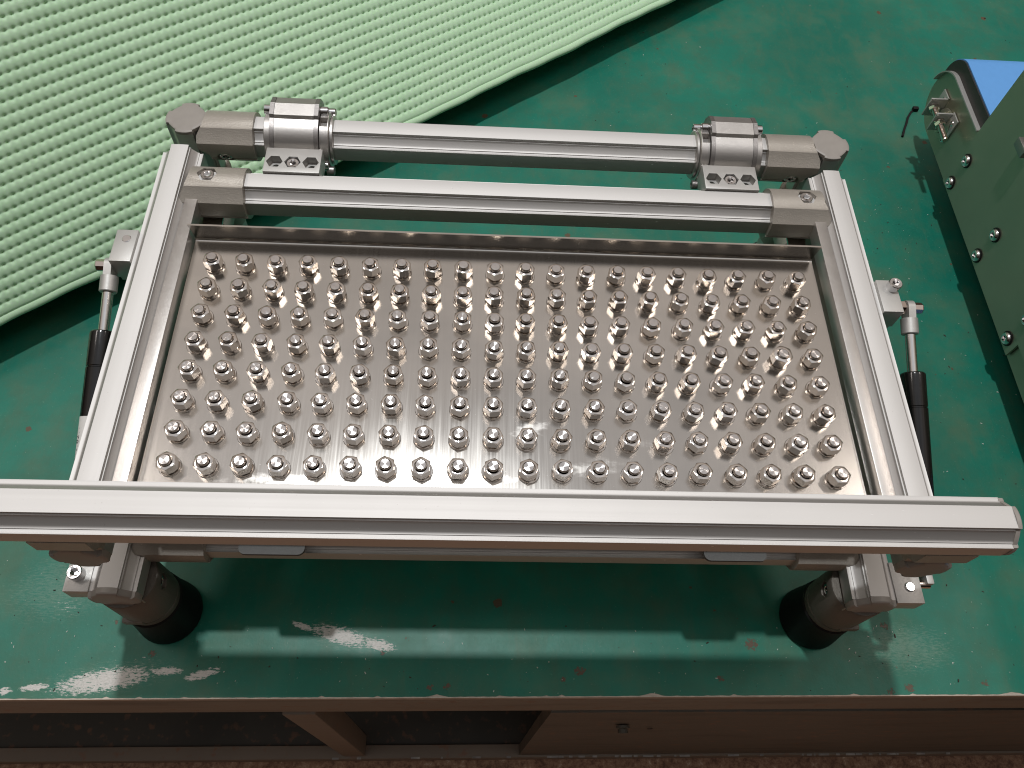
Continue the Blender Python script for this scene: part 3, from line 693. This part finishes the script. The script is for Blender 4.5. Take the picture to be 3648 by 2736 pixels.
# ------------------------------------------------------------------ foam sheet (curled, ribbed, dotted)
def foam():
    E0 = np.array((-589., 148., -200.)); E1 = np.array((277., 818., -200.)); L = np.linalg.norm(E1 - E0); u = (E1 - E0) / L; nrm = np.array([-u[1], u[0], 0.])
    a, bb = 12.7, 9.5; s0, s1 = -150., 1330.; rows = 34; w_sel = 8.0
    ns = int((s1 - s0) / bb)
    fs_ = np.array([0, .16, .34, .5, .66, .84])             # along the rib, notch centre at .5
    S = (s0 + (np.arange(ns)[:, None] + fs_[None]) * bb).ravel()
    # across the ribs: profile samples (offset in pitch, height)
    prof = [(0.0, 0.0), (.09, 1.0), (.27, 1.6), (.52, 1.85), (.76, 1.6), (.92, .9)]
    wl, hl, kind, rowi = [], [], [], []
    wl += [-1.5, 0, 3, w_sel - 1.2]; hl += [-1.4, .9, 1.5, 1.2]; kind += [9, 9, 9, 9]; rowi += [0] * 4
    for r in range(rows):
        for k, (o_, h_) in enumerate(prof): wl.append(w_sel + (r + o_) * a); hl.append(h_); kind.append(k); rowi.append(r)
    wl, hl, kind, rowi = map(np.array, (wl, hl, kind, rowi))
    nw = len(wl); nS = len(S)
    al = np.radians(np.clip(55 - 30 * (S / 1000), 12, 60))
    h = np.zeros((nS, nw)); 
    ph = (np.tile(np.arange(6), ns))
    for j in range(nw):
        hh = np.full(nS, hl[j])
        if kind[j] in (0, 1, 5) and rowi[j] >= 1 or (kind[j] == 5):
            sh = int((rowi[j] + (1 if kind[j] == 5 else 0)) * 2) % 6
            pp = (ph + sh) % 6
            d0 = np.where(pp == 3, 1.0, np.where((pp == 2) | (pp == 4), .55, 0))
            amp = {0: 2.6, 1: .9, 5: 2.1}[int(kind[j])]
            hh = hh - amp * d0 + (1 - d0) * (.75 if kind[j] == 0 else .25)
        h[:, j] = hh
    h += rng.normal(0, .07, h.shape)
    wav = .8 * np.sin(S / 37.) + .5 * np.sin(S / 83. + 1) + .4 * np.sin(S / 11.)
    bow = 2 * np.sin(S / 190.)
    P = E0[None, None] + u[None, None] * S[:, None, None]
    WW = wl[None, :] + wav[:, None] * np.exp(-np.maximum(wl, 0) / 25)[None]
    cw, sw = np.cos(al)[:, None], np.sin(al)[:, None]
    P = P + nrm[None, None] * (WW * cw - h * sw)[..., None] + np.array([0, 0, 1.])[None, None] * (WW * sw + h * cw + bow[:, None] * np.clip(wl / 150, 0, 1)[None])[..., None]
    V = P.reshape(-1, 3); idx = np.arange(nS * nw).reshape(nS, nw)
    F = np.stack([idx[:-1, :-1], idx[1:, :-1], idx[1:, 1:], idx[:-1, 1:]], -1).reshape(-1, 4)
    # back of the loose roll: thickness at the front edge, then down to the table behind
    th = 5.0
    A = P[:, 0] + nrm * (th * np.sin(al))[:, None] - np.array([0, 0, 1.]) * (th * np.cos(al))[:, None]
    B = P[:, -1]; B2 = B + nrm * 60; Bt = B2.copy(); Bt[:, 2] = -249.4
    Cc = P[:, 0] + nrm * (34 * np.cos(al) + th * np.sin(al))[:, None] + np.array([0, 0, 1.]) * (34 * np.sin(al) - th * np.cos(al))[:, None]
    Ct = Cc + nrm * 40; Ct[:, 2] = -249.4
    k = len(V); V = np.concatenate([V, A, Cc, Ct, Bt, B2]); n = nS
    chain = [idx[:, 0], k + np.arange(n), k + n + np.arange(n), k + 2 * n + np.arange(n), k + 3 * n + np.arange(n), k + 4 * n + np.arange(n), idx[:, -1]]
    extra = []
    for p, q in zip(chain[:-1], chain[1:]): extra.append(np.stack([p[:-1], q[:-1], q[1:], p[1:]], -1))
    F = np.concatenate([F] + extra)
    Vm = (V + np.array([0, 0, Z0])) * .001; org = (E0 + np.array([300, 400, -50]) + np.array([0, 0, Z0])) * .001
    me = bpy.data.meshes.new('foam_sheet'); me.from_pydata((Vm - org).tolist(), [], F.tolist()); me.polygons.foreach_set('use_smooth', [True] * len(me.polygons))
    me.set_sharp_from_angle(angle=math.radians(75)); me.update(); me.materials.append(FOAM)
    o = bpy.data.objects.new('foam_sheet', me); sc.collection.objects.link(o); o.location = org
    o['label'] = 'curled pale green foam sheet with dotted ribs lying behind the aluminium stand'; o['category'] = 'foam sheet'
foam()

# ------------------------------------------------------------------ conveyor at the right
cv = empty('belt_conveyor', (720, 200, -250), 'blue belt conveyor with stainless side plates and a tensioning screw, right of the stand', 'conveyor')
XS = 640; zt, zb = -113, -207
def side_plate():
    # outline in (y, z): long straight side with a rounded nose at the far end
    pr = [(-420, zt), (520, zt)]
    cy, cz, R_ = 546, (zt + zb) / 2, 47
    for d in range(80, -91, -10): t = math.radians(d); pr.append((cy + R_ * math.cos(t), cz + R_ * math.sin(t)))
    pr += [(-420, zb)]
    n = len(pr); vs = [(XS, y, z) for y, z in pr] + [(XS + 3, y, z) for y, z in pr]
    return MB().add(vs, [(i, (i + 1) % n, n + (i + 1) % n, n + i) for i in range(n)] + [tuple(reversed(range(n))), tuple(range(n, 2 * n))])
obj('side_plate', side_plate(), STEEL, cv, angle=30)
def nose(x0, x1, R_, z_off=0, t=None):
    pr = [(-420, zt + z_off)]
    cy = 549; cz = zt + z_off - R_ + 1
    for d in range(80, -91, -10): q = math.radians(d); pr.append((cy + R_ * math.cos(q), cz + R_ * math.sin(q)))
    pr += [(-420, cz - R_)]
    n = len(pr); vs = [(x0, y, z) for y, z in pr] + [(x1, y, z) for y, z in pr]
    return MB().add(vs, [(i, (i + 1) % n, n + (i + 1) % n, n + i) for i in range(n)] + [tuple(reversed(range(n))), tuple(range(n, 2 * n))])
obj('guide_strip', nose(XS + .4, XS + 2.4, 39, 19.5), SIDEB, cv, angle=30)
obj('belt', nose(XS + 2.6, XS + 420, 40.5, 21), BELT, cv, angle=30)
obj('side_plate', nose(XS + 421, XS + 424, 38, 19), STEEL, cv)
pth = [(446, -112.2), (520, -112.2)] + [(546 + 48.5 * math.cos(math.radians(d)), -160 + 48.5 * math.sin(math.radians(d))) for d in range(85, 10, -6)]
mb = MB(); vs = []
for y_, z_ in pth: vs += [(XS - 6, y_, z_), (XS + 1, y_, z_), (XS + 1, y_ - .3, z_ - 2), (XS - 6, y_ - .3, z_ - 2)]
fs = [(4 * i + k, 4 * i + (k + 1) % 4, 4 * i + 4 + (k + 1) % 4, 4 * i + 4 + k) for i in range(len(pth) - 1) for k in range(4)] + [(3, 2, 1, 0), tuple(4 * (len(pth) - 1) + k for k in range(4))]
obj('top_flange', mb.add(vs, fs), BLOCK, cv)
# hopper side plate in front of the frame
gp = [(444, -20), (444, -203), (148, -203), (148, -178), (-60, -178), (-60, 160), (444, 160)]
n = len(gp); vs = [(XS - 4.5, y, z) for y, z in gp] + [(XS - 1.5, y, z) for y, z in gp]
gus = obj('hopper_plate', MB().add(vs, [(i, (i + 1) % n, n + (i + 1) % n, n + i) for i in range(n)] + [tuple(reversed(range(n))), tuple(range(n, 2 * n))]), STEEL, cv, angle=30)
for (y, z) in ((426, -148), (426, -190), (296, -148), (296, -190), (165, -148), (165, -190)):
    obj('screw', socket_screw(8, 4.0, 6.6, 3.4, (XS - 6, y, z), (-1, 0, 0), button=True), CHROME, gus); obj('washer', lathe([(9.6, 0), (9.6, 1.2), (9, 1.5)], (XS - 4.6, y, z), (-1, 0, 0), 28), RUB, gus)
obj('scraper', box((XS - 12, 352, -52), (8, 24, 12), 1), CASTD, gus)
# screw tensioner on the side plate
for y0, nm in ((542, 'angle_bracket'), (512, 'angle_bracket')):
    b1 = box((XS - 13, y0, -158), (26, 2.6, 30), .4); b2 = box((XS - 1.6, y0 + (9 if y0 > 530 else -9), -158), (2.6, 20, 34), .4)
    b1.merge(b2); obj(nm, b1, BLOCK, cv)
tp = Vector((XS - 17, 548, -156)); td = Vector((0, -1, -.02)).normalized()
obj('tension_screw', lathe([(3.9, 0)] + [(3.9 - (.45 if k % 2 else 0), 1 + k * .65) for k in range(110)] + [(3.2, 73.5)], tp, td, 20), BRASSY, cv)
for k in (9, 34, 41): obj('nut', hexnut(13, 6, 4, tp + td * k, td), NUTM, cv)
obj('bearing_cover', lathe([(21, 0), (21, 3), (14, 5), (13, 9)], (XS - .5, 520, -168), (-1, 0, 0), 32), STEEL, cv)
for (y, z) in ((502, -152), (500, -180), (548, -150)): obj('screw', socket_screw(4.6, 4, 3.4, 2.5, (XS - .5, y, z), (-1, 0, 0), button=True), CHROME, cv)
for (x, y) in ((700, -300), (1030, -300), (720, 300), (1030, 450)): obj('foot', box((x, y, -228.8), (30, 40, 41.8), 1), RUB, cv)

# ------------------------------------------------------------------ scraps on the table
pts = [(667, 640), (660, 634), (652, 622), (646, 608), (638, 592), (632, 578)]
mb = MB(); vs = []
for i, (x, y) in enumerate(pts): vs += [(x - 1.5, y + .6, -249.7), (x + 1.5, y - .6, -249.7), (x + 1.5, y - .6, -248.0 + i * .3), (x - 1.5, y + .6, -248.0 + i * .3)]
fs = []
for i in range(len(pts) - 1):
    for k in range(4): fs.append((4 * i + k, 4 * i + (k + 1) % 4, 4 * i + 4 + (k + 1) % 4, 4 * i + 4 + k))
fs += [(3, 2, 1, 0), tuple(4 * (len(pts) - 1) + k for k in range(4))]
mb.add(vs, fs); mb.merge(box((668, 640, -246.5), (9, 6, 6), 1))
o = obj('cable_tie_scrap', mb, RUB); o['label'] = 'short curved black plastic scrap on the green bench beside the conveyor nose'; o['category'] = 'scrap'
def grit(count, smin, smax, m, name, label, zones):
    mb = MB()
    for i in range(count):
        z_ = random.choice(zones); x, y = random.uniform(z_[0], z_[1]), random.uniform(z_[2], z_[3]); s = random.uniform(smin, smax) * random.uniform(.5, 1)
        a_ = random.uniform(0, 6.28); M_ = Matrix.Translation((x, y, -249.9 + s * .12)) @ Matrix.Rotation(a_, 4, 'Z') @ Matrix.Diagonal((s * random.uniform(.6, 1.6), s * .6, s * .35, 1))
        mb.add([M_ @ Vector(p) for p in ((-.5, -.4, 0), (.5, -.3, 0), (.3, .5, 0), (-.5, .4, 0), (0, 0, 1), (.2, -.1, .8))], [(0, 1, 5, 4), (1, 2, 5), (2, 3, 4, 5), (3, 0, 4), (3, 2, 1, 0)])
    o = obj(name, mb, m, None, (0, 0, -250)); o['kind'] = 'stuff'; o['label'] = label; o['category'] = 'debris'
zon = [(380, 700, 60, 560), (380, 640, -240, 60), (-620, -380, -250, -60), (100, 900, 450, 900), (-450, 450, -250, -180), (380, 600, 200, 460)]
grit(380, .7, 2.4, WHITEBIT, 'white_chips', 'tiny white chips scattered over the green bench top', zon)
grit(260, .8, 3.4, DARKBIT, 'dark_grit', 'tiny dark grit scattered over the green bench top', zon)
